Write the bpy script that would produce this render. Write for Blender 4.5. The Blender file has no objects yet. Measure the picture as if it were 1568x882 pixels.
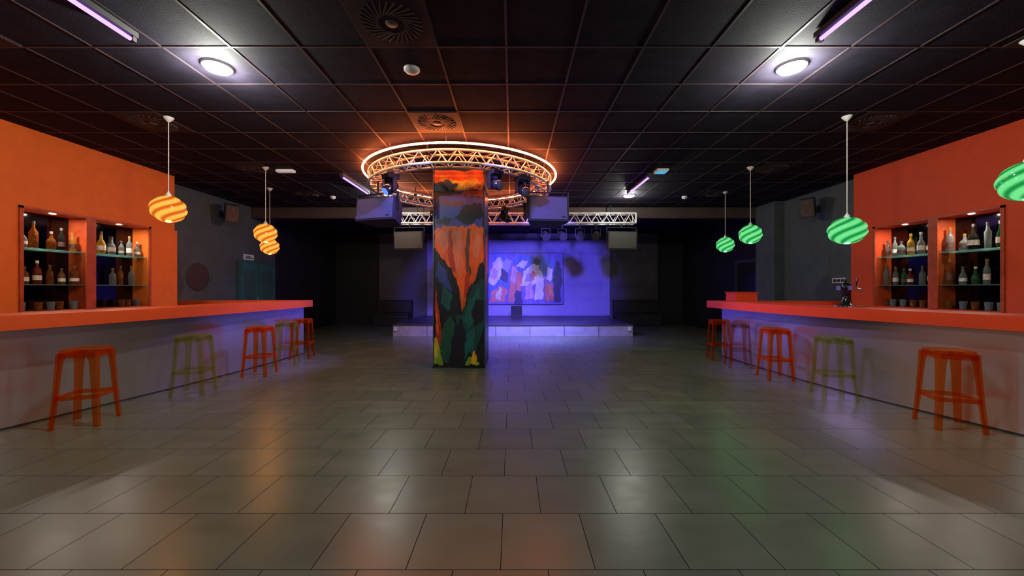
import bpy, bmesh, math, random
from mathutils import Vector, Matrix, Euler
random.seed(11)
sc = bpy.context.scene
sc.view_settings.view_transform = 'Standard'
sc.view_settings.exposure = 0.0
COL = sc.collection
pi = math.pi

# ------------------------------------------------------------------ materials
def nodes_of(name):
    m = bpy.data.materials.new(name); m.use_nodes = True
    nt = m.node_tree; nt.nodes.clear()
    out = nt.nodes.new('ShaderNodeOutputMaterial')
    return m, nt, out

def mat(name, col, rough=0.5, metal=0.0, var=0.12, scale=6.0, bump=0.0, coat=0.0, emit=None, es=0.0, spec=0.5, stretch=None):
    m, nt, out = nodes_of(name)
    b = nt.nodes.new('ShaderNodeBsdfPrincipled')
    nt.links.new(b.outputs[0], out.inputs[0])
    tc = nt.nodes.new('ShaderNodeTexCoord')
    nz = nt.nodes.new('ShaderNodeTexNoise'); nz.inputs['Scale'].default_value = scale; nz.inputs['Detail'].default_value = 4
    if stretch:
        mp = nt.nodes.new('ShaderNodeMapping'); mp.inputs['Scale'].default_value = stretch
        nt.links.new(tc.outputs['Object'], mp.inputs[0]); nt.links.new(mp.outputs[0], nz.inputs['Vector'])
    else: nt.links.new(tc.outputs['Object'], nz.inputs['Vector'])
    r = nt.nodes.new('ShaderNodeValToRGB')
    c0 = [max(0, c*(1-var)) for c in col]; c1 = [min(1, c*(1+var)) for c in col]
    r.color_ramp.elements[0].position = .3; r.color_ramp.elements[1].position = .7
    r.color_ramp.elements[0].color = (*c0, 1); r.color_ramp.elements[1].color = (*c1, 1)
    nt.links.new(nz.outputs['Fac'], r.inputs[0]); nt.links.new(r.outputs[0], b.inputs['Base Color'])
    b.inputs['Roughness'].default_value = rough; b.inputs['Metallic'].default_value = metal
    b.inputs['Specular IOR Level'].default_value = spec
    b.inputs['Coat Weight'].default_value = coat; b.inputs['Coat Roughness'].default_value = .08
    if bump:
        n2 = nt.nodes.new('ShaderNodeTexNoise'); n2.inputs['Scale'].default_value = 60; n2.inputs['Detail'].default_value = 3
        nt.links.new(tc.outputs['Object'], n2.inputs['Vector'])
        bp = nt.nodes.new('ShaderNodeBump'); bp.inputs['Strength'].default_value = bump; bp.inputs['Distance'].default_value = .01
        nt.links.new(n2.outputs['Fac'], bp.inputs['Height']); nt.links.new(bp.outputs[0], b.inputs['Normal'])
    if emit:
        b.inputs['Emission Color'].default_value = (*emit, 1); b.inputs['Emission Strength'].default_value = es
    return m

def emis(name, col, s):
    m, nt, out = nodes_of(name)
    e = nt.nodes.new('ShaderNodeEmission'); e.inputs[0].default_value = (*col, 1); e.inputs[1].default_value = s
    nt.links.new(e.outputs[0], out.inputs[0]); return m

def tinted(name, col, lo=.2, hi=.75, tcol=None):
    """transparent moulded polycarbonate / coloured glass"""
    m, nt, out = nodes_of(name)
    tr = nt.nodes.new('ShaderNodeBsdfTransparent'); tr.inputs[0].default_value = (*(tcol or [c**.5 for c in col]), 1)
    df = nt.nodes.new('ShaderNodeBsdfPrincipled'); df.inputs['Base Color'].default_value = (*col, 1)
    df.inputs['Roughness'].default_value = .06; df.inputs['Specular IOR Level'].default_value = 1.0
    tl = nt.nodes.new('ShaderNodeBsdfTranslucent'); tl.inputs[0].default_value = (*col, 1)
    mx0 = nt.nodes.new('ShaderNodeMixShader'); mx0.inputs[0].default_value = .3
    nt.links.new(df.outputs[0], mx0.inputs[1]); nt.links.new(tl.outputs[0], mx0.inputs[2])
    fr = nt.nodes.new('ShaderNodeLayerWeight'); fr.inputs[0].default_value = .3
    mr = nt.nodes.new('ShaderNodeMapRange'); mr.inputs[3].default_value = lo; mr.inputs[4].default_value = hi
    nt.links.new(fr.outputs['Facing'], mr.inputs[0])
    mx = nt.nodes.new('ShaderNodeMixShader')
    nt.links.new(mr.outputs[0], mx.inputs[0]); nt.links.new(tr.outputs[0], mx.inputs[1]); nt.links.new(mx0.outputs[0], mx.inputs[2])
    nt.links.new(mx.outputs[0], out.inputs[0]); return m

def vcol_mat(name, rough=.2, coat=.5, tex=14):
    m, nt, out = nodes_of(name)
    b = nt.nodes.new('ShaderNodeBsdfPrincipled'); nt.links.new(b.outputs[0], out.inputs[0])
    a = nt.nodes.new('ShaderNodeAttribute'); a.attribute_name = 'Col'
    tc = nt.nodes.new('ShaderNodeTexCoord')
    mp = nt.nodes.new('ShaderNodeMapping'); mp.inputs['Scale'].default_value = (1, 1, .3); mp.inputs['Rotation'].default_value = (0, .4, 0)
    nz = nt.nodes.new('ShaderNodeTexNoise'); nz.inputs['Scale'].default_value = tex; nz.inputs['Detail'].default_value = 6; nz.inputs['Roughness'].default_value = .65
    nt.links.new(tc.outputs['Object'], mp.inputs[0]); nt.links.new(mp.outputs[0], nz.inputs['Vector'])
    mr = nt.nodes.new('ShaderNodeMapRange'); mr.inputs[1].default_value = .3; mr.inputs[2].default_value = .7; mr.inputs[3].default_value = .5; mr.inputs[4].default_value = 1.3
    nt.links.new(nz.outputs['Fac'], mr.inputs[0])
    vm = nt.nodes.new('ShaderNodeVectorMath'); vm.operation = 'SCALE'
    nt.links.new(a.outputs['Color'], vm.inputs[0]); nt.links.new(mr.outputs[0], vm.inputs['Scale'])
    nt.links.new(vm.outputs[0], b.inputs['Base Color'])
    b.inputs['Roughness'].default_value = rough; b.inputs['Coat Weight'].default_value = coat; b.inputs['Coat Roughness'].default_value = .05
    return m

def floor_mat():
    m, nt, out = nodes_of('floor_tile')
    L = nt.links.new
    b = nt.nodes.new('ShaderNodeBsdfPrincipled'); L(b.outputs[0], out.inputs[0])
    tc = nt.nodes.new('ShaderNodeTexCoord')
    mp = nt.nodes.new('ShaderNodeMapping'); mp.inputs['Location'].default_value = (-.179, 0, 0)
    L(tc.outputs['Object'], mp.inputs[0])
    br = nt.nodes.new('ShaderNodeTexBrick'); br.offset = .5; br.offset_frequency = 2
    br.inputs['Scale'].default_value = 1; br.inputs['Brick Width'].default_value = .472; br.inputs['Row Height'].default_value = .472
    br.inputs['Mortar Size'].default_value = .0025; br.inputs['Mortar Smooth'].default_value = .1
    br.inputs['Color1'].default_value = (.084, .106, .082, 1); br.inputs['Color2'].default_value = (.110, .134, .103, 1)
    br.inputs['Mortar'].default_value = (.010, .013, .010, 1)
    L(mp.outputs[0], br.inputs['Vector'])
    mp2 = nt.nodes.new('ShaderNodeMapping'); mp2.inputs['Scale'].default_value = (.8, 2.0, 1); mp2.inputs['Rotation'].default_value = (0, 0, .25)
    L(tc.outputs['Object'], mp2.inputs[0])
    nz = nt.nodes.new('ShaderNodeTexNoise'); nz.inputs['Scale'].default_value = 2.6; nz.inputs['Detail'].default_value = 5; nz.inputs['Roughness'].default_value = .55
    L(mp2.outputs[0], nz.inputs['Vector'])
    mr = nt.nodes.new('ShaderNodeMapRange'); mr.inputs[1].default_value = .2; mr.inputs[2].default_value = .8; mr.inputs[3].default_value = .86; mr.inputs[4].default_value = 1.14
    L(nz.outputs['Fac'], mr.inputs[0])
    vm = nt.nodes.new('ShaderNodeVectorMath'); vm.operation = 'SCALE'
    L(br.outputs['Color'], vm.inputs[0]); L(mr.outputs[0], vm.inputs['Scale']); L(vm.outputs[0], b.inputs['Base Color'])
    mr2 = nt.nodes.new('ShaderNodeMapRange'); mr2.inputs[1].default_value = .2; mr2.inputs[2].default_value = .8; mr2.inputs[3].default_value = .26; mr2.inputs[4].default_value = .36
    L(nz.outputs['Fac'], mr2.inputs[0])
    ra = nt.nodes.new('ShaderNodeMath'); ra.operation = 'MULTIPLY_ADD'; ra.inputs[1].default_value = .6
    L(br.outputs['Fac'], ra.inputs[0]); L(mr2.outputs[0], ra.inputs[2]); L(ra.outputs[0], b.inputs['Roughness'])
    n3 = nt.nodes.new('ShaderNodeTexNoise'); n3.inputs['Scale'].default_value = 12; n3.inputs['Detail'].default_value = 3
    L(tc.outputs['Object'], n3.inputs['Vector'])
    ad = nt.nodes.new('ShaderNodeMath'); ad.operation = 'MULTIPLY_ADD'; ad.inputs[1].default_value = -1.0
    L(br.outputs['Fac'], ad.inputs[0]); L(n3.outputs['Fac'], ad.inputs[2])
    bp = nt.nodes.new('ShaderNodeBump'); bp.inputs['Strength'].default_value = .18; bp.inputs['Distance'].default_value = .004
    L(ad.outputs[0], bp.inputs['Height']); L(bp.outputs[0], b.inputs['Normal'])
    sm = nt.nodes.new('ShaderNodeMath'); sm.operation = 'MULTIPLY_ADD'; sm.inputs[1].default_value = -.42; sm.inputs[2].default_value = .5
    L(br.outputs['Fac'], sm.inputs[0]); L(sm.outputs[0], b.inputs['Specular IOR Level'])
    return m

def swirl_mat(name, cbright, sbright, cdark, sdark):
    m, nt, out = nodes_of(name)
    L = nt.links.new
    def M(op, a=None, bb=None, v0=None, v1=None):
        n = nt.nodes.new('ShaderNodeMath'); n.operation = op
        if a is not None: L(a, n.inputs[0])
        if bb is not None: L(bb, n.inputs[1])
        if v0 is not None: n.inputs[0].default_value = v0
        if v1 is not None: n.inputs[1].default_value = v1
        return n.outputs[0]
    tc = nt.nodes.new('ShaderNodeTexCoord'); sp = nt.nodes.new('ShaderNodeSeparateXYZ'); L(tc.outputs['Object'], sp.inputs[0])
    th = M('ARCTAN2', sp.outputs[1], sp.outputs[0])
    a = M('MULTIPLY', th, v1=-5.0); z = M('MULTIPLY', sp.outputs[2], v1=62.0)
    s = M('SINE', M('ADD', a, z))
    mr = nt.nodes.new('ShaderNodeMapRange'); mr.inputs[1].default_value = -.9; mr.inputs[2].default_value = .5; L(s, mr.inputs[0])
    e1 = nt.nodes.new('ShaderNodeEmission'); e1.inputs[0].default_value = (*cdark, 1); e1.inputs[1].default_value = sdark
    e2 = nt.nodes.new('ShaderNodeEmission'); e2.inputs[0].default_value = (*cbright, 1); e2.inputs[1].default_value = sbright
    mx = nt.nodes.new('ShaderNodeMixShader'); L(mr.outputs[0], mx.inputs[0]); L(e1.outputs[0], mx.inputs[1]); L(e2.outputs[0], mx.inputs[2])
    gl = nt.nodes.new('ShaderNodeBsdfGlossy'); gl.inputs['Roughness'].default_value = .1
    fr = nt.nodes.new('ShaderNodeFresnel'); fr.inputs[0].default_value = 1.35
    mx2 = nt.nodes.new('ShaderNodeMixShader'); L(fr.outputs[0], mx2.inputs[0]); L(mx.outputs[0], mx2.inputs[1]); L(gl.outputs[0], mx2.inputs[2])
    L(mx2.outputs[0], out.inputs[0]); return m

MT = {}
MT['floor'] = floor_mat()
MT['ceil'] = mat('ceiling_black_tile', (.014, .011, .022), .85, var=.3, bump=.15, spec=.15)
MT['grid'] = mat('ceiling_grid_metal', (.052, .034, .044), .5, .0, spec=.3)
MT['orangeL'] = mat('orange_paint_left', (.70, .145, .020), .5, var=.05, bump=.08, spec=.2)
MT['orangeR'] = mat('orange_paint_right', (.62, .070, .022), .5, var=.05, bump=.08, spec=.2)
MT['counterL'] = mat('orange_counter_laminate', (.62, .090, .020), .35, var=.04, spec=.3)
MT['counterR'] = mat('red_orange_counter_laminate', (.66, .060, .018), .35, var=.04, spec=.3)
MT['grey'] = mat('grey_wall_paint', (.060, .078, .088), .6, var=.1, bump=.1)
MT['greyb'] = mat('grey_backdrop_paint', (.075, .070, .092), .6, var=.1)
MT['back'] = mat('stage_wall_paint', (.26, .24, .50), .65, var=.06)
MT['black'] = mat('black_paint', (.008, .008, .010), .6)
MT['blackgl'] = mat('black_gloss', (.01, .01, .012), .15)
MT['mirror'] = mat('smoked_mirror', (.045, .042, .042), .08, 1.0, var=.02)
MT['panel'] = mat('bar_front_brushed_panel', (.56, .55, .59), .28, .84, var=.05, scale=2)
MT['steel'] = mat('brushed_steel', (.55, .55, .57), .28, .9)
MT['alu'] = mat('truss_aluminium', (.75, .72, .70), .3, .6)
MT['white'] = mat('white_plastic', (.62, .62, .62), .45, var=.03)
MT['spk'] = mat('speaker_grey_paint', (.028, .028, .055), .6, var=.04, spec=.2)
MT['spkgrille'] = mat('speaker_grille', (.080, .080, .22), .6, var=.25, scale=120, spec=.2)
MT['spkdark'] = mat('speaker_dark_paint', (.035, .035, .04), .6, spec=.2)
MT['spkdarkg'] = mat('speaker_dark_grille', (.06, .06, .058), .6, var=.25, scale=120, spec=.2)
MT['grilleb'] = mat('black_grille', (.03, .03, .035), .5, var=.5, scale=150)
MT['teal'] = mat('teal_door_paint', (.028, .12, .125), .45)
MT['wood'] = mat('orange_wood', (.40, .060, .016), .4, var=.2, scale=10, spec=.3)
MT['stage'] = mat('stage_metal_skirt', (.42, .42, .60), .35, .35, var=.15, scale=4)
MT['stagetop'] = mat('stage_top', (.05, .05, .08), .4)
MT['glass'] = tinted('shelf_glass', (.25, .50, .45), .25, .7, (.8, .95, .9))
MT['stoolO'] = tinted('orange_polycarbonate', (.78, .16, .018), .05, .42, (1, .58, .26))
MT['stoolG'] = tinted('smoke_green_polycarbonate', (.34, .37, .10), .04, .42, (.87, .90, .64))
MT['stoolV'] = tinted('smoke_violet_polycarbonate', (.36, .20, .19), .05, .45, (.88, .75, .72))
MT['art'] = vcol_mat('column_gloss_artwork', .40, 0, 5)
MT['canvas'] = vcol_mat('canvas_paint', .5, .0, 6)
MT['neon'] = emis('neon_orange_tube', (1, .20, .045), 85)
MT['uv'] = emis('uv_tube', (.42, .22, 1), 3.0)
MT['lamp'] = emis('led_diffuser', (1, .98, .92), 20)
MT['sw_o'] = swirl_mat('orange_swirl_glass', (1, .44, .065), 1.3, (1, .17, .008), .75)
MT['sw_g'] = swirl_mat('green_swirl_glass', (.20, .95, .32), .9, (.01, .36, .07), .8)
MT['lensb'] = emis('blue_lens', (.10, .20, 1), 1.6)
MT['cyan'] = emis('cyan_sign', (.10, .55, .85), .8)
MT['maroon'] = mat('projected_light_maroon', (.050, .024, .032), .7)
cols = {'amber': (.34, .12, .018), 'clear': (.30, .35, .34), 'gold': (.60, .38, .07), 'dark': (.025, .03, .02), 'green': (.04, .18, .07), 'red': (.30, .035, .03), 'blue': (.04, .10, .3)}
BM = [tinted('bottle_'+k, v, .32, .85) for k, v in cols.items()]
MT['label'] = mat('bottle_label', (.62, .58, .50), .6, var=.3, scale=40)
MT['label2'] = mat('bottle_label_dark', (.10, .04, .03), .6, var=.3, scale=40)
MT['cap'] = mat('bottle_cap', (.05, .05, .05), .4)

# ------------------------------------------------------------------ mesh builder
class MB:
    def __init__(s): s.v = []; s.f = []; s.m = []; s.sm = []; s.c = []
    def add(s, vs, fs, m=0, smooth=False, M=None, col=None):
        o = len(s.v)
        for p in vs:
            p = Vector(p)
            s.v.append(M @ p if M else p)
        for f in fs:
            s.f.append([i+o for i in f]); s.m.append(m); s.sm.append(smooth); s.c.append(col or (1, 1, 1))
        return s
    def box(s, c, d, m=0, M=None):
        x, y, z = c; a, b, e = d[0]/2, d[1]/2, d[2]/2
        vs = [(x+i*a, y+j*b, z+k*e) for i in (-1, 1) for j in (-1, 1) for k in (-1, 1)]
        return s.add(vs, [(0, 1, 3, 2), (4, 6, 7, 5), (0, 4, 5, 1), (2, 3, 7, 6), (0, 2, 6, 4), (1, 5, 7, 3)], m, False, M)
    def bx(s, x0, x1, y0, y1, z0, z1, m=0):
        return s.box(((x0+x1)/2, (y0+y1)/2, (z0+z1)/2), (abs(x1-x0), abs(y1-y0), abs(z1-z0)), m)
    def lathe(s, prof, m=0, seg=24, M=None, smooth=True, cap=True):
        vs = []; fs = []; n = len(prof)
        for i in range(seg):
            a = 2*pi*i/seg
            for r, z in prof: vs.append((r*math.cos(a), r*math.sin(a), z))
        for i in range(seg):
            j = (i+1) % seg
            for k in range(n-1): fs.append((i*n+k, j*n+k, j*n+k+1, i*n+k+1))
        s.add(vs, fs, m, smooth, M)
        if cap:
            for k in (0, n-1):
                if prof[k][0] > 1e-4:
                    r, z = prof[k]
                    c = [(r*math.cos(2*pi*i/seg), r*math.sin(2*pi*i/seg), z) for i in range(seg)]
                    s.add(c, [list(range(seg))], m, False, M)
        return s
    def tube(s, p0, p1, r, m=0, seg=8, r1=None, M=None):
        p0 = Vector(p0); p1 = Vector(p1); d = p1-p0
        q = Matrix.Translation(p0) @ d.to_track_quat('Z', 'Y').to_matrix().to_4x4()
        if M: q = M @ q
        return s.lathe([(r, 0), (r if r1 is None else r1, d.length)], m, seg, q)
    def path(s, pts, r, m=0, seg=8, closed=False, M=None):
        pts = [Vector(p) for p in pts]; n = len(pts); vs = []; fs = []
        for i, p in enumerate(pts):
            a = pts[(i-1) % n] if (closed or i > 0) else p
            b = pts[(i+1) % n] if (closed or i < n-1) else p
            t = (b-a).normalized()
            up = Vector((0, 0, 1)) if abs(t.z) < .9 else Vector((0, 1, 0))
            u = t.cross(up).normalized(); w = u.cross(t)
            for k in range(seg):
                an = 2*pi*k/seg; vs.append(p+u*r*math.cos(an)+w*r*math.sin(an))
        for i in range(n if closed else n-1):
            j = (i+1) % n
            for k in range(seg): fs.append((i*seg+k, i*seg+(k+1) % seg, j*seg+(k+1) % seg, j*seg+k))
        if not closed: fs += [list(range(seg)), list(range((n-1)*seg, n*seg))]
        return s.add(vs, fs, m, True, M)
    def prism(s, poly, z0, z1, m=0, M=None):
        n = len(poly); vs = [(x, y, z0) for x, y in poly]+[(x, y, z1) for x, y in poly]
        fs = [list(range(n))[::-1], list(range(n, 2*n))]+[(i, (i+1) % n, (i+1) % n+n, i+n) for i in range(n)]
        return s.add(vs, fs, m, False, M)
    def build(s, name, mats, loc=(0, 0, 0), rot=(0, 0, 0), parent=None, bevel=0, vcol=False):
        me = bpy.data.meshes.new(name); me.from_pydata([tuple(v) for v in s.v], [], s.f); me.update()
        for mm in mats: me.materials.append(mm)
        for i, p in enumerate(me.polygons): p.material_index = s.m[i]; p.use_smooth = s.sm[i]
        if vcol:
            a = me.color_attributes.new('Col', 'FLOAT_COLOR', 'CORNER')
            for i, p in enumerate(me.polygons):
                for li in p.loop_indices: a.data[li].color = (*s.c[i], 1)
        bm = bmesh.new(); bm.from_mesh(me); bmesh.ops.recalc_face_normals(bm, faces=bm.faces); bm.to_mesh(me); bm.free()
        ob = bpy.data.objects.new(name, me); COL.objects.link(ob); ob.location = loc; ob.rotation_euler = rot
        if bevel:
            b = ob.modifiers.new('bevel', 'BEVEL'); b.width = bevel; b.segments = 2; b.limit_method = 'ANGLE'
        if parent: ob.parent = parent
        return ob

def light(kind, name, loc, energy, col, parent=None, target=None, **kw):
    l = bpy.data.lights.new(name, kind); l.energy = energy; l.color = col
    for k, v in kw.items(): setattr(l, k, v)
    o = bpy.data.objects.new(name, l); COL.objects.link(o); o.location = loc
    if target is not None:
        o.rotation_euler = (Vector(target)-Vector(loc)).to_track_quat('-Z', 'Y').to_euler()
    if parent:
        bpy.context.view_layer.update()
        o.parent = parent; o.matrix_parent_inverse = parent.matrix_world.inverted()
    return o

CZ = 3.5
# ------------------------------------------------------------------ room shell
MB().bx(-7.3, 7.3, -4, 15, -.1, 0).build('floor', [MT['floor']])
MB().bx(-7.3, 7.3, -4, 15, CZ, CZ+.1).build('ceiling', [MT['ceil']])
g = MB()
x = -.05-.6*12
while x < 7.2:
    g.bx(x-.010, x+.010, -4, 9.86, CZ-.004, CZ-.0005); x += .6
y = 3.31-.605*12
while y < 9.8:
    g.bx(-7.25, 7.25, y-.010, y+.010, CZ-.0045, CZ-.001); y += .605
g.build('trim_ceiling_grid', [MT['grid']])
MB().bx(-7.3, 7.3, -4.1, -4, 0, CZ).build('wall_front', [MT['grey']])
b = MB(); b.bx(-7.3, 7.3, 14.7, 14.8, 0, CZ, 0); b.bx(-5.1, 5.6, 14.62, 14.7, 0, CZ, 1)
b.build('wall_back', [MT['black'], MT['greyb']])
MB().bx(-3.25, 3.75, 14.57, 14.619, .341, 3.23).build('stage_backdrop_panel', [MT['back']])
MB().bx(-7.1, 7.1, 9.9, 10.1, 3.22, CZ).build('trim_header_beam', [mat('beam_brown', (.045, .032, .032), .6)])

def bar_wall(sgn, name, omat, X, Xg, yend, yrear):
    w = MB()
    y0, y1, ya, yb = 4.89, 6.58, 5.63, 5.72
    z0, z1 = 1.09, 2.43
    D = X+.22
    def seg(xf, xb, a, bb, c, d, m=0):
        w.bx(sgn*xf, sgn*xb, a, bb, c, d, m)
    seg(X, 7.2, -4, yend, 2.47, CZ)
    F = X-.05
    seg(F, 7.2, -4, y0, 0, 2.47); seg(F, 7.2, y1, yend, 0, 2.47)
    seg(F, 7.2, y0, y1, 0, z0); seg(F, 7.2, y0, y1, z1, 2.47)
    seg(F, D, ya, yb, z0, z1, 1)
    seg(D, 7.2, y0, y1, z0, z1, 2)
    seg(F-.02, F, y0-.04, y0, z0, z1+.03, 1); seg(F-.02, F, y1, y1+.04, z0, z1+.03, 1)
    seg(F-.02, F, y0-.04, y1+.04, z1, z1+.03, 1)
    seg(F-.02, F, ya-.02, yb+.02, z0, z1, 1)
    w.build(name, [omat, MT['wood'], MT['mirror']])
    r = MB(); r.bx(sgn*Xg, sgn*7.2, yend, yrear, 0, CZ)
    if sgn > 0: r.bx(6.35, 6.6, 9.2, 9.9, 0, CZ)
    r.build(name+'_rear', [MT['grey']])
    k = MB(); k.bx(sgn*(Xg+.02), sgn*7.2, yrear, 14.7, 0, CZ); k.build(name+'_stage_side', [MT['black']])
    for (a, bb) in ((y0, ya), (yb, y1)):
        s = MB()
        for z in (1.45, 1.93): s.bx(sgn*(F+.02), sgn*(D-.002), a+.004, bb-.004, z-.014, z)
        s.build('glass_shelf', [MT['glass']])
        bt = MB()
        for lvl, z in enumerate((z0, 1.45, 1.93)):
            n = int((bb-a-.08)/.118)
            for i in range(n):
                if random.random() < .08: continue
                yy = a+.08+i*(bb-a-.16)/(max(1, n-1))+random.uniform(-.015, .015)
                xx = sgn*(F+random.uniform(.08, .13))
                T = Matrix.Translation((xx, yy, z+.001))
                if lvl == 0:
                    bt.lathe([(.034, 0), (.042, .12), (.038, .12), (.030, .014)], random.choice((1, 1, 0)), 14, T)
                    continue
                h = random.uniform(.23, .37); r = random.uniform(.034, .050); mi = random.choice((0, 0, 1, 1, 2, 3, 3, 1, 4, 2, 5, 1, 0))
                k = random.random()
                if k < .5: bt.lathe([(r*.9, 0), (r, .01), (r, h*.55), (r*.8, h*.64), (.015, h*.74), (.013, h*.88)], mi, 16, T)
                elif k < .8: bt.lathe([(r, 0), (r*1.15, h*.1), (r*1.2, h*.4), (r*.9, h*.55), (.018, h*.66), (.014, h*.9)], mi, 16, T)
                else: bt.lathe([(r*.8, 0), (r*.85, .01), (r*.95, h*.62), (r*.6, h*.7), (.016, h*.78), (.014, h*.9)], mi, 16, T)
                bt.lathe([(.017, h*.88), (.017, h)], random.choice((8, 2, 7, 8)), 10, T)
                if random.random() < .65:
                    rr = r*1.21 if .5 <= k < .8 else r+.001
                    bt.lathe([(rr, h*.17), (rr, h*random.uniform(.32, .42))], random.choice((7, 7, 9)), 16, T, cap=False)
        bt.build('liquor_bottles', BM+[MT['label'], MT['cap'], MT['label2']])
        d = MB().lathe([(.03, -.004), (.035, 0)], 0, 16).build('niche_downlight', [MT['lamp']], (sgn*(F+.06), (a+bb)/2, z1-.003))
        light('AREA', 'niche_lamp', (sgn*(F+.05), (a+bb)/2, z1-.012), 9, (1, .88, .76), d, (sgn*(F+.10), (a+bb)/2, 1), shape='DISK', size=.08)

bar_wall(-1, 'wall_left', MT['orangeL'], 6.35, 6.8, 7.15, 10.9)
bar_wall(1, 'wall_right', MT['orangeR'], 6.35, 6.6, 7.06, 9.9)

d = MB()
d.bx(-6.799, -6.75, 9.35, 10.85, 0, 2.1, 0)
for (a, c) in ((9.42, 10.08), (10.12, 10.78)):
    d.bx(-6.75, -6.73, a, c, .02, 2.03, 1)
    d.bx(-6.73, -6.722, a+.12, c-.12, 1.1, 1.85, 0)
    d.bx(-6.73, -6.722, a+.12, c-.12, .2, .95, 0)
d.tube((-6.70, 10.02, .95), (-6.70, 10.02, 1.15), .012, 2); d.tube((-6.73, 10.02, 1.13), (-6.70, 10.02, 1.13), .008, 2); d.tube((-6.73, 10.02, .97), (-6.70, 10.02, .97), .008, 2)
d.build('door_1', [mat('teal_frame', (.03, .085, .09), .5), MT['teal'], MT['steel']])
s = MB(); s.bx(-6.799, -6.775, 9.62, 9.98, 2.12, 2.26, 0); s.bx(-6.774, -6.770, 9.66, 9.94, 2.15, 2.185, 1); s.bx(-6.774, -6.770, 9.66, 9.85, 2.20, 2.225, 1)
s.build('exit_sign', [MT['white'], MT['teal']])
MB().lathe([(.29, 0), (.3, .004), (.3, .008), (.28, .010)], 0, 40, Matrix.Rotation(pi/2, 4, 'Y')).build('projected_light_disc', [MT['maroon']], (-6.799, 8.22, 1.64))  # round light projection on the wall, modelled as a maroon disc
s = MB(); s.bx(6.57, 6.599, 7.50, 7.80, 1.50, 1.60, 0)
for i in range(3): s.bx(6.565, 6.57, 7.52+i*.09, 7.59+i*.09, 1.52, 1.58, 1)
s.build('light_switch_panel', [MT['white'], MT['grilleb']])
dk = mat('dark_door_frame', (.03, .03, .035), .5)
s = MB(); s.bx(6.55, 6.619, 10.1, 10.2, 0, 2.1, 0); s.bx(6.55, 6.619, 11.1, 11.2, 0, 2.1, 0); s.bx(6.55, 6.619, 10.1, 11.2, 2.1, 2.2, 0); s.bx(6.58, 6.619, 10.2, 11.1, 0, 2.1, 1)
s.tube((6.55, 10.3, 1.0), (6.55, 10.3, 1.2), .012, 0)
s.build('door_2', [dk, MT['blackgl']])

# ------------------------------------------------------------------ bar counters
def counter(name, sgn, edge, panel, wallx, cm):
    c = MB()
    ye = edge[-1][1]
    back_pts = [(edge[0][0]+.62, edge[0][1])]+[(x+.62, y) for x, y in edge[1:-1]]+[(edge[-1][0]+.62, ye-.6), (wallx-.01, ye-.6), (wallx-.01, ye)]
    poly = [(sgn*x, y) for x, y in edge]+[(sgn*x, y) for x, y in back_pts[::-1]]
    c.prism(poly, 1.0, 1.14, 0)
    inner = [(x+.08, y) for x, y in panel[:-1]]+[(panel[-1][0]+.08, ye-.18)]
    pp = panel[:-1]+[(panel[-1][0], ye-.08), (wallx-.02, ye-.08), (wallx-.02, ye-.18)]+inner[::-1]
    c.prism([(sgn*x, y) for x, y in pp], .0, 1.0, 1)
    kick = [(x-.006, y) for x, y in panel]+[(x+.02, y) for x, y in panel[::-1]]
    c.prism([(sgn*x, y) for x, y in kick], 0.0, .02, 2)
    return c.build(name, [cm, MT['panel'], MT['grilleb']])
def smooth(pts, n=6):
    out = []
    for i in range(len(pts)-1):
        p0 = pts[max(0, i-1)]; p1 = pts[i]; p2 = pts[i+1]; p3 = pts[min(len(pts)-1, i+2)]
        for k in range(n):
            t = k/n
            out.append(tuple(.5*((2*p1[j])+(-p0[j]+p2[j])*t+(2*p0[j]-5*p1[j]+4*p2[j]-p3[j])*t*t+(-p0[j]+3*p1[j]-3*p2[j]+p3[j])*t**3) for j in (0, 1)))
    return out+[pts[-1]]
cl = counter('bar_counter', -1, smooth([(5.0, .6), (4.84, 2.6), (4.72, 3.52), (4.54, 4.45), (4.38, 5.8), (4.3, 7.0)])+[(4.3, 8.2)],
        smooth([(5.28, .6), (5.14, 3.0), (4.98, 3.9), (4.82, 4.7), (4.62, 5.8), (4.47, 7.2)])+[(4.45, 8.1)], 6.8, MT['counterL'])
cr = counter('bar_counter', 1, smooth([(4.95, .6), (4.84, 2.6), (4.66, 3.52), (4.34, 4.73), (4.12, 5.8), (4.05, 7.0)])+[(4.05, 7.9)],
        smooth([(5.15, .6), (4.93, 3.0), (4.79, 3.7), (4.63, 4.3), (4.50, 4.9), (4.38, 5.8), (4.32, 7.0)])+[(4.32, 7.8)], 6.6, MT['counterR'])
s = MB(); s.box((0, 0, .085), (.42, .36, .17)); s.box((0, 0, .175), (.46, .40, .012)); s.build('counter_end_box', [MT['counterR']], (4.60, 7.62, 1.14), bevel=.005)
s = MB(); s.lathe([(.10, 0), (.10, .02), (.06, .03), (.05, .2), (.06, .22), (.06, .30), (.04, .33)], 0, 24)
s.box((0, -.01, .26), (.26, .07, .06), 1)
for dx in (-.09, .09):
    s.tube((dx, -.04, .26), (dx, -.12, .24), .012, 1); s.tube((dx, -.12, .245), (dx, -.12, .19), .010, 1); s.tube((dx, -.05, .29), (dx, -.07, .38), .010, 0, r1=.016)
s.box((0, -.06, .008), (.3, .22, .016), 1)
s.build('beer_tap', [MT['blackgl'], MT['steel']], (4.66, 5.3, 1.14), (0, 0, pi/2))

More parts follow.
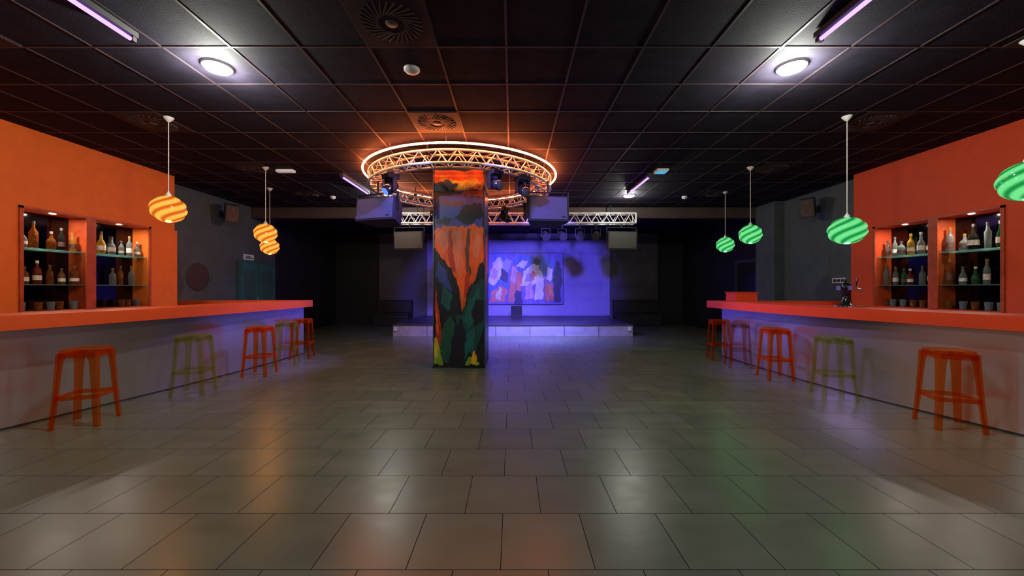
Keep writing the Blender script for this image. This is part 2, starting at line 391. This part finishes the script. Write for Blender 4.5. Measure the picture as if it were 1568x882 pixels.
# ------------------------------------------------------------------ stools
def stool(m, x, y, rot):
    s = MB(); H = .78; seg = 32
    def sq(hw, z, e=4.0):
        pts = []
        for i in range(seg):
            a = 2*pi*(i+.5)/seg; c, sn = math.cos(a), math.sin(a)
            k = (abs(c)**e+abs(sn)**e)**(-1/e); pts.append((hw*k*c, hw*k*sn, z))
        return pts
    rings = [(.150, H-.030), (.164, H-.034), (.170, H-.018), (.164, H-.003), (.150, H), (.135, H-.008), (.05, H-.012)]
    vs = []; fs = []
    for hw, z in rings: vs += sq(hw, z, 3.2)
    n = len(rings)
    for k in range(n-1):
        for i in range(seg): fs.append((k*seg+i, k*seg+(i+1) % seg, (k+1)*seg+(i+1) % seg, (k+1)*seg+i))
    fs.append([(n-1)*seg+i for i in range(seg)])
    s.add(vs, fs, 0, True)
    prof = [(0, .192, .046), (.12, .183, .046), (.3, .172, .048), (.5, .163, .052), (.65, .157, .060), (H-.03, .154, .082)]
    for sx in (-1, 1):
        for sy in (-1, 1):
            vs = []; fs = []
            for z, o, w in prof:
                t = .012
                L = [(o, o), (o-w, o), (o-w, o-t), (o-t, o-t), (o-t, o-w), (o, o-w)]
                vs += [(sx*a, sy*b, z) for a, b in L]
            for k in range(len(prof)-1):
                for i in range(6): fs.append((k*6+i, k*6+(i+1) % 6, (k+1)*6+(i+1) % 6, (k+1)*6+i))
            fs += [list(range(6)), list(range((len(prof)-1)*6, len(prof)*6))]
            s.add(vs, fs, 0, False)
    for z, hw, h, t in ((H-.06, .150, .05, .010), (.30, .168, .042, .020)):
        for k in range(4):
            M = Matrix.Rotation(k*pi/2, 4, 'Z')
            s.box((0, hw-t/2, z), (2*hw-.03, t, h), 0, M)
    s.build('bar_stool', [m], (x, y, 0), (0, 0, rot), bevel=.003)
O, G, V = MT['stoolO'], MT['stoolG'], MT['stoolV']
for m, x, y, r in ((O, -4.42, 3.95, .35), (G, -4.24, 5.07, .25), (O, -4.08, 6.15, .1), (G, -4.15, 7.0, .3), (O, -4.22, 7.65, .2),
                   (O, 4.42, 3.85, -.35), (G, 4.14, 4.90, -.3), (O, 4.08, 5.90, -.12), (V, 4.04, 6.80, -.3), (O, 4.06, 7.45, -.2)):
    stool(m, x, y, r)

# ------------------------------------------------------------------ pendants
def pendant(m, x, y, z, lc, e, w=.178, h=.165):
    root = bpy.data.objects.new('pendant_lamp', None); COL.objects.link(root); root.location = (x, y, z)
    s = MB(); A, B = 84, 40; vs = []; fs = []
    for j in range(B+1):
        ph = -pi/2+pi*j/B
        for i in range(A):
            th = 2*pi*i/A; zz = h*math.sin(ph)
            rr = w*math.cos(ph)*(1+.03*math.sin(-5*th+62*zz))
            vs.append((rr*math.cos(th), rr*math.sin(th), zz))
    for j in range(B):
        for i in range(A): fs.append((j*A+i, j*A+(i+1) % A, (j+1)*A+(i+1) % A, (j+1)*A+i))
    s.add(vs, fs, 0, True)
    s.build('globe', [m], parent=root)
    c = MB(); top = CZ-z-.001
    c.tube((0, 0, h+.05), (0, 0, top-.03), .005, 0)
    c.lathe([(.030, h-.012), (.030, h+.015), (.012, h+.04), (.005, h+.06)], 0, 20)
    c.lathe([(.006, top-.06), (.02, top-.05), (.05, top-.015), (.055, top)], 0, 24)
    c.build('cord_and_canopy', [MT['white']], parent=root)
    l = light('POINT', 'bulb', (0, 0, -h-.03), e, lc, shadow_soft_size=.05); l.parent = root
    return root
og = (1, .36, .06); gg = (.15, 1, .35)
pendant(MT['sw_o'], -4.23, 4.68, 2.37, og, 12)
pendant(MT['sw_o'], -4.28, 6.6, 2.35, og, 11)
pendant(MT['sw_o'], -5.10, 8.0, 2.27, og, 10)
pendant(MT['sw_g'], 4.1, 4.65, 2.10, gg, 2.5, .19, .165)
pendant(MT['sw_g'], 4.14, 6.6, 2.33, gg, 2.5)
pendant(MT['sw_g'], 4.63, 8.25, 2.34, gg, 3)
pendant(MT['sw_g'], 4.35, 3.2, 2.30, gg, 3)
pendant(MT['sw_o'], -4.35, 2.9, 2.37, og, 8)

# ------------------------------------------------------------------ central column
CX, CY, W = -.93, 7.14, .454
def jag(poly, n=5, amp=.012, sd=0):
    rnd = random.Random(sd); out = []
    for i in range(len(poly)):
        a = poly[i]; b = poly[(i+1) % len(poly)]
        out.append(a)
        for k in range(1, n):
            t = k/n; dx = rnd.uniform(-amp, amp)*1.6; dy = rnd.uniform(-amp, amp)*.8
            out.append((min(1, max(0, a[0]+(b[0]-a[0])*t+dx)), min(1, max(0, a[1]+(b[1]-a[1])*t+dy))))
    return out
def art(mb, o, u, v, nrm, w, h, polys, step=.0008, amp=.012):
    o, u, v, nrm = map(Vector, (o, u, v, nrm))
    for i, (c, p) in enumerate(polys):
        q = p if len(p) == 4 and p[0] == (0, 0) else jag(p, 5, amp, i)
        mb.add([o+u*(a*w)+v*(b*h)+nrm*(step*(i+1)) for a, b in q], [list(range(len(q)))], 1, False, None, c)
NV = (.006, .010, .024); OR = (.72, .11, .012); YE = (.80, .38, .02); TE = (.006, .060, .065); RD = (.40, .03, .015); BL = (.03, .06, .34); GR = (.22, .36, .03); SA = (.62, .17, .09)
VI = (.06, .05, .30); BR = (.12, .04, .03); T2 = (.01, .11, .11)
P1 = [((.010, .012, .020), [(0, 0), (1, 0), (1, 1), (0, 1)]),
 (OR, [(.03, .90), (.97, .89), (.97, .995), (.03, .995)]),
 (YE, [(.10, .915), (.55, .90), (.92, .925), (.85, .955), (.4, .945), (.12, .965)]),
 (NV, [(.02, .85), (.02, .93), (.22, .945), (.48, .925), (.36, .89), (.15, .88)]),
 (RD, [(.45, .87), (.96, .855), (.98, .89), (.7, .90)]),
 (VI, [(.04, .68), (.5, .70), (.97, .69), (.97, .86), (.5, .87), (.05, .85)]),
 (BL, [(.05, .79), (.35, .83), (.60, .80), (.45, .75), (.05, .74)]),
 (NV, [(.40, .75), (.62, .82), (.92, .83), (.96, .76), (.70, .72)]),
 (BR, [(.10, .83), (.50, .845), (.62, .82), (.30, .81)]),
 (NV, [(.03, .73), (.20, .76), (.38, .75), (.30, .72)]),
 (OR, [(.02, .60), (.02, .69), (.2, .715), (.5, .705), (.75, .72), (.98, .70), (.98, .53), (.90, .49), (.82, .44), (.68, .40), (.62, .30), (.55, .28), (.50, .40), (.36, .50), (.12, .56)]),
 (SA, [(.08, .62), (.10, .68), (.26, .69), (.30, .62), (.22, .57)]),
 (SA, [(.36, .60), (.40, .69), (.56, .68), (.60, .60), (.54, .46), (.46, .48)]),
 (RD, [(.28, .56), (.31, .69), (.36, .69), (.37, .58), (.44, .48), (.38, .48)]),
 (BR, [(.62, .56), (.66, .70), (.72, .70), (.70, .56), (.72, .46), (.66, .44)]),
 (SA, [(.76, .60), (.80, .68), (.92, .67), (.90, .57), (.82, .52)]),
 (RD, [(.60, .34), (.62, .46), (.70, .50), (.70, .40)]),
 (NV, [(.02, .40), (.02, .58), (.10, .57), (.24, .52), (.40, .44), (.50, .32), (.52, .24), (.3, .2), (.1, .30)]),
 (BL, [(.05, .46), (.10, .54), (.28, .46), (.36, .38), (.22, .40)]),
 (T2, [(.14, .32), (.20, .42), (.38, .36), (.30, .28)]),
 (NV, [(.82, .40), (.86, .50), (.97, .54), (.97, .38)]),
 (TE, [(.42, .26), (.55, .26), (.66, .35), (.78, .42), (.99, .44), (.99, .22), (.8, .05), (.55, .10)]),
 (T2, [(.58, .24), (.70, .34), (.90, .40), (.86, .28), (.70, .18)]),
 (NV, [(.74, .28), (.82, .34), (.97, .34), (.97, .24), (.80, .20)]),
 ((.012, .08, .055), [(.15, .18), (.35, .26), (.5, .14), (.3, .02), (.1, .04)]),
 (NV, [(.40, .20), (.56, .24), (.72, .08), (.5, .02), (.34, .06)]),
 (T2, [(.60, .04), (.64, .16), (.80, .20), (.78, .08)]),
 (RD, [(.04, .12), (.05, .40), (.10, .30), (.16, .14), (.12, .08)]),
 (OR, [(.06, .18), (.06, .31), (.09, .26), (.11, .16)]),
 (GR, [(.01, .01), (.02, .12), (.12, .10), (.20, .01)]),
 ((.55, .45, .03), [(.02, .04), (.03, .15), (.08, .14), (.10, .05)]),
 (GR, [(.62, .01), (.7, .05), (.85, .04), (.9, .01)]),
 (YE, [(.74, .02), (.78, .08), (.82, .07), (.84, .02)])]
P2 = [(NV, [(0, 0), (1, 0), (1, 1), (0, 1)]), (BL, [(.1, .7), (.9, .65), (.95, .9), (.2, .95)]), (OR, [(.2, .4), (.8, .5), (.7, .7), (.1, .66)]), (TE, [(.1, .05), (.9, .1), (.7, .35), (.2, .3)])]
c = MB(); hh = W-.01
c.bx(-hh, hh, -hh, hh, 0, CZ-.002, 0)
Ht = CZ-.03
art(c, (-W, -W, .02), (1, 0, 0), (0, 0, 1), (0, -1, 0), 2*W, Ht, P1, .0006)
art(c, (W, -W, .02), (0, 1, 0), (0, 0, 1), (1, 0, 0), 2*W, Ht, P2)
art(c, (-W, W, .02), (0, -1, 0), (0, 0, 1), (-1, 0, 0), 2*W, Ht, P2)
art(c, (W, W, .02), (-1, 0, 0), (0, 0, 1), (0, 1, 0), 2*W, Ht, P1, .0006)
for sx in (-1, 1):
    for sy in (-1, 1): c.box((sx*(W-.004), sy*(W+.008), CZ/2), (.016, .03, CZ-.004), 2)
c.bx(-W-.012, W+.012, -W-.03, W+.03, 0, .03, 0)
c.build('painted_column', [MT['blackgl'], MT['art'], mat('corner_trim', (.12, .12, .16), .3, .6)], (CX, CY, 0), vcol=True)

# neon ring + truss ring
RX, RY = -.91, 6.95
def circ(r, z, n=96): return [(r*math.cos(2*pi*i/n), r*math.sin(2*pi*i/n), z) for i in range(n)]
s = MB(); s.path(circ(1.70, 0), .015, 0, 8, True)
for i in range(12):
    a = 2*pi*i/12; s.tube((1.70*math.cos(a), 1.70*math.sin(a), .012), (1.70*math.cos(a), 1.70*math.sin(a), .084), .006, 1, 6)
s.build('neon_ring_light', [MT['neon'], MT['steel']], (RX, RY, CZ-.09))
s = MB(); ro, ri, zt, zb = 1.60, 1.38, 3.35, 3.17
for r in (ro, ri):
    for z in (zt, zb): s.path(circ(r, z), .020, 0, 8, True)
NB = 36
for i in range(NB):
    a0 = 2*pi*i/NB; a1 = 2*pi*(i+.5)/NB; a2 = 2*pi*(i+1)/NB
    P = lambda r, a, z: (r*math.cos(a), r*math.sin(a), z)
    for r in (ro, ri):
        s.tube(P(r, a0, zb), P(r, a1, zt), .009, 0, 6); s.tube(P(r, a1, zt), P(r, a2, zb), .009, 0, 6)
    for z in (zt, zb):
        s.tube(P(ri, a0, z), P(ro, a1, z), .008, 0, 6); s.tube(P(ro, a1, z), P(ri, a2, z), .008, 0, 6)
for i in range(6):
    a = 2*pi*(i+.3)/6; s.tube((1.49*math.cos(a), 1.49*math.sin(a), zt-.02), (1.49*math.cos(a), 1.49*math.sin(a), CZ-.001), .012, 1, 8)
    s.box((1.49*math.cos(a), 1.49*math.sin(a), zt), (.06, .06, .05), 1)
    s.tube((ri*math.cos(a), ri*math.sin(a), zt), (ro*math.cos(a), ro*math.sin(a), zt), .014, 1, 6)
ring = s.build('circular_truss', [MT['alu'], MT['black']], (RX, RY, 0))

# straight truss
s = MB(); x0, x1, ya, yb, zt, zb = -2.98, 3.10, 9.5, 9.75, 3.27, 3.03
for yy in (ya, yb):
    for z in (zt, zb): s.tube((x0, yy, z), (x1, yy, z), .024, 0, 10)
n = 22; dx = (x1-x0)/n
for i in range(n):
    a, m_, b2 = x0+i*dx, x0+(i+.5)*dx, x0+(i+1)*dx
    for yy in (ya, yb): s.tube((a, yy, zb), (m_, yy, zt), .010, 0, 6); s.tube((m_, yy, zt), (b2, yy, zb), .010, 0, 6)
    for z in (zt, zb): s.tube((a, ya, z), (m_, yb, z), .009, 0, 6); s.tube((m_, yb, z), (b2, ya, z), .009, 0, 6)
for xx in (x0, x1):
    for z in (zt, zb): s.tube((xx, ya, z), (xx, yb, z), .02, 0, 8)
    for yy in (ya, yb): s.tube((xx, yy, zt), (xx, yy, zb), .02, 0, 8)
for xx in (-2.4, 0, 2.5): s.tube((xx, (ya+yb)/2, zt), (xx, (ya+yb)/2, CZ-.001), .012, 1, 8); s.tube((xx, ya, zt), (xx, yb, zt), .016, 1, 8)
s.build('lighting_truss', [MT['alu'], MT['black']])

# ------------------------------------------------------------------ speakers
def speaker(x, y, z, w, h, dpt, pitch, yaw, ztop, mm=None):
    root = bpy.data.objects.new('hanging_speaker', None); COL.objects.link(root); root.location = (x, y, z); root.rotation_euler = (0, 0, yaw)
    R = Matrix.Rotation(pitch, 4, 'X')
    s = MB()
    wb = w*.62
    poly = [(-w/2, -dpt/2), (w/2, -dpt/2), (w/2, -dpt/2+.08), (wb/2, dpt/2), (-wb/2, dpt/2), (-w/2, -dpt/2+.08)]
    s.prism(poly, -h/2, h/2, 0, R)
    s.box((0, -dpt/2-.006, 0), (w-.05, .012, h-.05), 1, R)
    s.box((w*.36, -dpt/2-.014, -h*.34), (.07, .006, .025), 0, R)
    s.build('cabinet', mm or [MT['spk'], MT['spkgrille']], parent=root, bevel=.008)
    k = MB(); t = h/2+.09
    for sx in (-1, 1): k.box((sx*(w/2+.012), -dpt*.3, t/2), (.012, .05, t), 0)
    k.box((0, -dpt*.3, t), (w+.036, .05, .012), 0)
    k.tube((0, -dpt*.3, t), (0, -dpt*.3, ztop-z), .016, 0)
    k.build('yoke_bracket', [MT['black']], parent=root)
speaker(-2.16, 6.35, 2.66, .74, .38, .42, -.14, -.32, 3.15)
speaker(.57, 6.35, 2.66, .66, .42, .42, -.14, .12, 3.15)
for xx in (-2.55, 2.72):
    speaker(xx, 9.625, 2.60, .74, .44, .42, .1, -.1 if xx < 0 else .1, 3.005, [MT['spkdark'], MT['spkdarkg']])
def wall_speaker(x, y, z, sgn):
    s = MB(); R = Matrix.Rotation(-sgn*.9, 4, 'Z') @ Matrix.Rotation(.25, 4, 'X')
    s.prism([(-.14, -.13), (.14, -.13), (.10, .13), (-.10, .13)], -.20, .20, 0, R)
    s.box((0, -.136, 0), (.25, .012, .37), 1, R)
    s.lathe([(.10, 0), (.095, .012), (.03, -.01)], 2, 24, R @ Matrix.Translation((0, -.14, -.06)) @ Matrix.Rotation(pi/2, 4, 'X'))
    s.lathe([(.04, 0), (.035, .01)], 2, 20, R @ Matrix.Translation((0, -.14, .11)) @ Matrix.Rotation(pi/2, 4, 'X'))
    s.tube((0, .1, 0), (sgn*.30, .12, 0), .02, 0); s.box((sgn*.31, .12, 0), (.02, .12, .16), 0)
    s.build('wall_speaker', [MT['black'], MT['grilleb'], mat('speaker_cone', (.12, .03, .02), .5)], (x, y, z), bevel=.006)
wall_speaker(-6.478, 8.75, 3.12, -1)
wall_speaker(6.278, 8.05, 3.10, 1)

# ------------------------------------------------------------------ moving heads & par cans
def moving_head(x, y, z, yaw, pitch, lens):
    s = MB()
    s.box((0, 0, -.04), (.24, .24, .08), 0); s.box((0, 0, .02), (.05, .10, .05), 0)
    for sx in (-1, 1): s.box((sx*.13, 0, -.20), (.03, .09, .26), 0)
    s.box((0, 0, -.09), (.28, .10, .03), 0)
    R = Matrix.Translation((0, 0, -.24)) @ Matrix.Rotation(pitch, 4, 'X')
    s.lathe([(.05, -.15), (.095, -.12), (.105, .02), (.095, .14), (.08, .16)], 0, 24, R @ Matrix.Rotation(pi/2, 4, 'X'))
    s.lathe([(.078, .161), (.04, .17), (.001, .172)], 1, 24, R @ Matrix.Rotation(pi/2, 4, 'X'))
    o = s.build('moving_head_light', [MT['blackgl'], lens], (x, y, z), (0, 0, yaw)); o.scale = (.8, .8, .8)
    return o
lensd = mat('lens_glass', (.08, .08, .12), .05)
def onring(a, r=1.49): return RX+r*math.cos(math.radians(a)), RY+r*math.sin(math.radians(a))
for a, yaw, p, l in ((231, -.7, .7, MT['lensb']), (165, .5, .2, MT['lensb']), (296, .8, .3, lensd), (316, .5, .6, lensd), (32, -.5, .5, lensd), (60, 2, .5, lensd), (120, 3, .5, lensd)):
    xx, yy = onring(a); moving_head(xx, yy, 3.125, yaw, p, l)
def par(x, y, z, yaw, pitch, name='par_can'):
    s = MB(); R = Matrix.Rotation(pitch, 4, 'X')
    s.lathe([(.04, -.16), (.085, -.12), (.095, .10), (.10, .12)], 0, 24, R @ Matrix.Rotation(pi/2, 4, 'X'))
    s.lathe([(.09, .10), (.001, .105)], 1, 24, R @ Matrix.Rotation(pi/2, 4, 'X'))
    for sx in (-1, 1): s.box((sx*.11, 0, .07), (.008, .03, .2), 0)
    s.box((0, 0, .17), (.23, .03, .008), 0); s.tube((0, 0, .17), (0, 0, .25), .012, 0); s.box((0, 0, .26), (.05, .06, .05), 0)
    return s.build(name, [MT['black'], lensd], (x, y, z), (0, 0, yaw))
for xx, yw, p in ((.84, .1, .5), (1.25, .2, .4), (1.70, -.2, .5), (2.10, -.3, .4), (-1.75, .2, .4)):
    par(xx, 9.5, 2.71, yw, p)

# ------------------------------------------------------------------ stage
s = MB(); s.bx(-3.45, 3.5, 11.0, 14.56, 0, .31, 0); s.bx(-3.47, 3.52, 10.98, 14.56, .31, .34, 1)
for i in range(8):
    xx = -3.45+i*(6.95/7); s.bx(xx-.006, xx+.006, 10.992, 11.0, 0, .31, 2)
for xx in (-3.36, 3.40): s.bx(xx-.05, xx+.05, 10.96, 10.98, .16, .28, 3)
s.build('stage_platform', [MT['stage'], MT['stagetop'], MT['grilleb'], MT['white']], bevel=.004)
for x0, x1 in ((-5.1, -3.8), (3.85, 5.5)):
    s = MB(); s.bx(x0, x1, 13.9, 14.55, 0, .42, 0); s.bx(x0, x1, 14.40, 14.60, .42, .95, 0)
    for k in range(3):
        w_ = (x1-x0)/3; s.bx(x0+k*w_+.01, x0+(k+1)*w_-.01, 13.88, 14.38, .42, .50, 0)
    s.build('bench_sofa', [MT['black']], bevel=.015)
# stage painting
c = MB(); pw, ph = 3.9, 1.95
c.bx(-pw/2, pw/2, 0, .04, 0, ph, 0)
WH = (.72, .64, .78); PU = (.16, .13, .52); DK = (.02, .02, .10); RO = (.62, .17, .14); B2 = (.07, .14, .60); PK = (.58, .34, .48); LV = (.34, .32, .70)
PP = [(PU, [(0, 0), (1, 0), (1, 1), (0, 1)]),
 (RO, [(.05, .1), (.1, .7), (.2, .6), (.15, .1)]), (B2, [(.02, .7), (.1, .95), (.22, .8)]),
 (B2, [(.24, .02), (.25, .55), (.33, .95), (.46, .92), (.47, .5), (.45, .02)]),
 (WH, [(.27, .42), (.31, .82), (.38, .93), (.43, .74), (.38, .52), (.32, .36)]),
 (RO, [(.27, .02), (.31, .26), (.40, .38), (.46, .26), (.43, .05)]), (DK, [(.38, .50), (.42, .80), (.46, .70), (.45, .42)]),
 (PK, [(.29, .52), (.32, .74), (.36, .66), (.33, .48)]), (WH, [(.34, .10), (.37, .34), (.41, .30), (.39, .08)]), (LV, [(.40, .72), (.44, .92), (.50, .84), (.46, .62)]),
 (RO, [(.46, .04), (.48, .50), (.52, .80), (.58, .66), (.61, .50), (.57, .06)]), (PK, [(.48, .46), (.51, .76), (.55, .70), (.54, .42)]),
 (DK, [(.52, .0), (.54, .28), (.60, .24), (.60, .0)]), (B2, [(.50, .80), (.58, .98), (.74, .92), (.68, .68), (.58, .62)]),
 (WH, [(.54, .74), (.60, .86), (.66, .84), (.62, .70)]),
 (WH, [(.58, .36), (.61, .64), (.71, .80), (.82, .70), (.79, .46), (.70, .36)]), (LV, [(.62, .44), (.66, .62), (.72, .58), (.70, .44)]), (PK, [(.62, .08), (.63, .36), (.70, .44), (.71, .12)]),
 (WH, [(.72, .08), (.74, .48), (.82, .54), (.80, .10)]), (B2, [(.76, .72), (.80, .96), (.92, .90), (.90, .52), (.83, .50)]),
 (RO, [(.82, .05), (.82, .42), (.90, .40), (.91, .08)]), (DK, [(.92, .04), (.90, .45), (.93, .9), (.985, .7), (.98, .04)]),
 (RO, [(.67, .50), (.70, .66), (.73, .60), (.71, .46)]), (WH, [(.83, .50), (.85, .74), (.90, .68), (.88, .44)]), (DK, [(.70, .80), (.74, .92), (.78, .84), (.76, .76)])]
art(c, (-pw/2, 0, 0), (1, 0, 0), (0, 0, 1), (0, -1, 0), pw, ph, PP, .001, .007)
f = .012
for a in ((-pw/2-f, -pw/2, -f, ph+f), (pw/2, pw/2+f, -f, ph+f), (-pw/2, pw/2, -f, 0), (-pw/2, pw/2, ph, ph+f)):
    c.bx(a[0], a[1], -.024, .04, a[2], a[3], 0)
c.build('abstract_painting', [MT['black'], MT['canvas']], (0, 14.52, .78), vcol=True)
s = MB(); s.prism([(-.2, -.15), (.2, -.15), (.2, .12), (-.2, .12)], 0, .12, 0); s.add([(-.2, -.15, .12), (.2, -.15, .12), (.2, .12, .12), (-.2, .12, .12), (-.2, .12, .42), (.2, .12, .42)], [(0, 1, 5, 4), (0, 4, 3), (1, 2, 5), (3, 4, 5, 2)], 1)
s.build('stage_monitor_speaker', [MT['black'], MT['grilleb']], (.16, 13.6, .34))

# ------------------------------------------------------------------ ceiling fittings
dm1 = mat('diffuser_dark', (.022, .018, .02), .6, spec=.2); dm2 = mat('diffuser_vanes', (.07, .055, .06), .5, spec=.3)
def diffuser(x, y, sz=.59):
    s = MB()
    s.box((0, 0, -.004), (sz, sz, .008), 0)
    for i in range(28):
        a = 2*pi*i/28
        M = Matrix.Rotation(a, 4, 'Z') @ Matrix.Translation((.165, 0, -.011)) @ Matrix.Rotation(.5, 4, 'Z')
        s.box((0, 0, 0), (.16, .010, .006), 1, M)
    s.lathe([(.05, -.008), (.045, -.014), (.001, -.015)], 1, 24)
    s.build('ceiling_air_diffuser', [dm1, dm2], (x, y, CZ-.0045))
for x, y in ((-.95, 3.0), (-.95, 4.82), (-4.55, 4.82), (-4.55, 6.65), (-4.55, 8.45), (4.55, 4.82), (4.55, 6.65), (4.55, 8.45), (4.55, 3.0), (-4.55, 3.0)):
    diffuser(x, y)
MB().lathe([(.075, 0), (.075, -.015), (.06, -.03), (.03, -.035), (.001, -.036)], 0, 32).build('smoke_detector', [MT['white']], (-.96, 3.64, CZ-.001))
for x, y in ((-4.1, 8.7), (3.95, 8.7)):
    MB().lathe([(.06, 0), (.06, -.02), (.05, -.05), (.001, -.07)], 0, 24).build('ceiling_sensor', [MT['white']], (x, y, CZ-.001))
s = MB(); s.box((0, 0, -.02), (.30, .10, .04)); s.box((0, 0, -.042), (.26, .07, .006)); s.build('emergency_light', [mat('emergency_white', (.7, .7, .7), .4, emit=(1, 1, 1), es=.15)], (-4.02, 6.75, CZ-.005), bevel=.004)
s = MB(); s.box((0, 0, -.02), (.20, .20, .04), 1); s.box((0, 0, -.042), (.18, .18, .006), 0); s.build('emergency_light', [MT['cyan'], MT['white']], (2.65, 6.75, CZ-.005), bevel=.004)
def tube_light(x, ya, yb):
    L = yb-ya
    s = MB(); s.box((0, 0, -.025), (.07, L, .045), 0)
    for sy in (-1, 1): s.box((0, sy*(L/2-.02), -.06), (.05, .03, .05), 0)
    s.tube((0, -L/2+.03, -.068), (0, L/2-.03, -.068), .016, 1, 12)
    s.build('uv_tube_light', [MT['black'], MT['uv']], (x, (ya+yb)/2, CZ-.006))
for x in (-3.1, 2.51):
    tube_light(x, 1.85, 3.12); tube_light(x, 6.9, 8.2)
def downlight(x, y, e):
    s = MB(); s.lathe([(.125, 0), (.128, -.006), (.120, -.010)], 0, 40, cap=False); s.lathe([(.120, -.010), (.10, -.030), (.05, -.042), (.001, -.044)], 1, 40)
    o = s.build('ceiling_downlight', [MT['white'], MT['lamp']], (x, y, CZ-.005))  # also used for the added fill row behind the camera
    light('POINT', 'lamp', (x, y, CZ-.10), e, (.98, 1, .88), o, shadow_soft_size=.035)
for x in (-2.79, 2.65):
    downlight(x, 3.6, 118); downlight(x, 8.6, 48); downlight(x, -1.4, 68)  # last row, behind the camera, is unseen and added as fill

# ------------------------------------------------------------------ stage / effect lights
VB = (.15, .115, 1)
light('SPOT', 'stage_wash_lamp', (.74, 7.1, 2.92), 2200, VB, None, (1.3, 14.6, 1.1), spot_size=math.radians(46), spot_blend=.5, shadow_soft_size=.06)
light('SPOT', 'stage_wash_lamp', (-1.55, 8.6, 2.92), 1300, VB, None, (-1.7, 14.6, .9), spot_size=math.radians(52), spot_blend=.6, shadow_soft_size=.06)
light('SPOT', 'painting_fill_spot', (1.5, 9.9, 3.1), 130, (.8, .78, 1), None, (.5, 14.6, 1.6), spot_size=math.radians(36), spot_blend=.6, shadow_soft_size=.03)  # added white fill to bring out the canvas colours, no fixture
light('SPOT', 'floor_wash_lamp', (.2, 9.5, 2.9), 1700, (.16, .13, 1), None, (.2, 10.8, 0), spot_size=math.radians(118), spot_blend=1, shadow_soft_size=.08)
light('SPOT', 'stage_front_lamp', (.5, 9.2, 2.95), 600, (.45, .5, 1), None, (.7, 11, .15), spot_size=math.radians(70), spot_blend=1, shadow_soft_size=.05)
light('SPOT', 'speaker_wash_lamp', (-.9, 4.9, 3.2), 230, (.26, .26, 1), None, (-2.2, 6.35, 2.6), spot_size=math.radians(34), spot_blend=.5, shadow_soft_size=.05)
light('SPOT', 'speaker_wash_lamp', (-.7, 4.9, 3.2), 230, (.26, .26, 1), None, (.6, 6.35, 2.6), spot_size=math.radians(34), spot_blend=.5, shadow_soft_size=.05)
light('SPOT', 'bar_wash_lamp', (-2.2, 7.3, 2.9), 520, (.40, .28, 1), None, (-4.6, 6.8, .6), spot_size=math.radians(62), spot_blend=.9, shadow_soft_size=.08)
light('SPOT', 'bar_wash_lamp', (.9, 7.3, 2.9), 560, (.48, .32, 1), None, (4.4, 6.1, .6), spot_size=math.radians(42), spot_blend=1, shadow_soft_size=.10)

w = bpy.data.worlds.new('world'); sc.world = w; w.use_nodes = True
w.node_tree.nodes['Background'].inputs[0].default_value = (.02, .02, .03, 1); w.node_tree.nodes['Background'].inputs[1].default_value = .3

cam = bpy.data.cameras.new('camera'); co = bpy.data.objects.new('camera', cam); COL.objects.link(co)
co.location = (0, 0, 1.4); co.rotation_euler = (pi/2, 0, 0); cam.lens = 13.36; cam.sensor_width = 36; cam.clip_start = .05
sc.camera = co
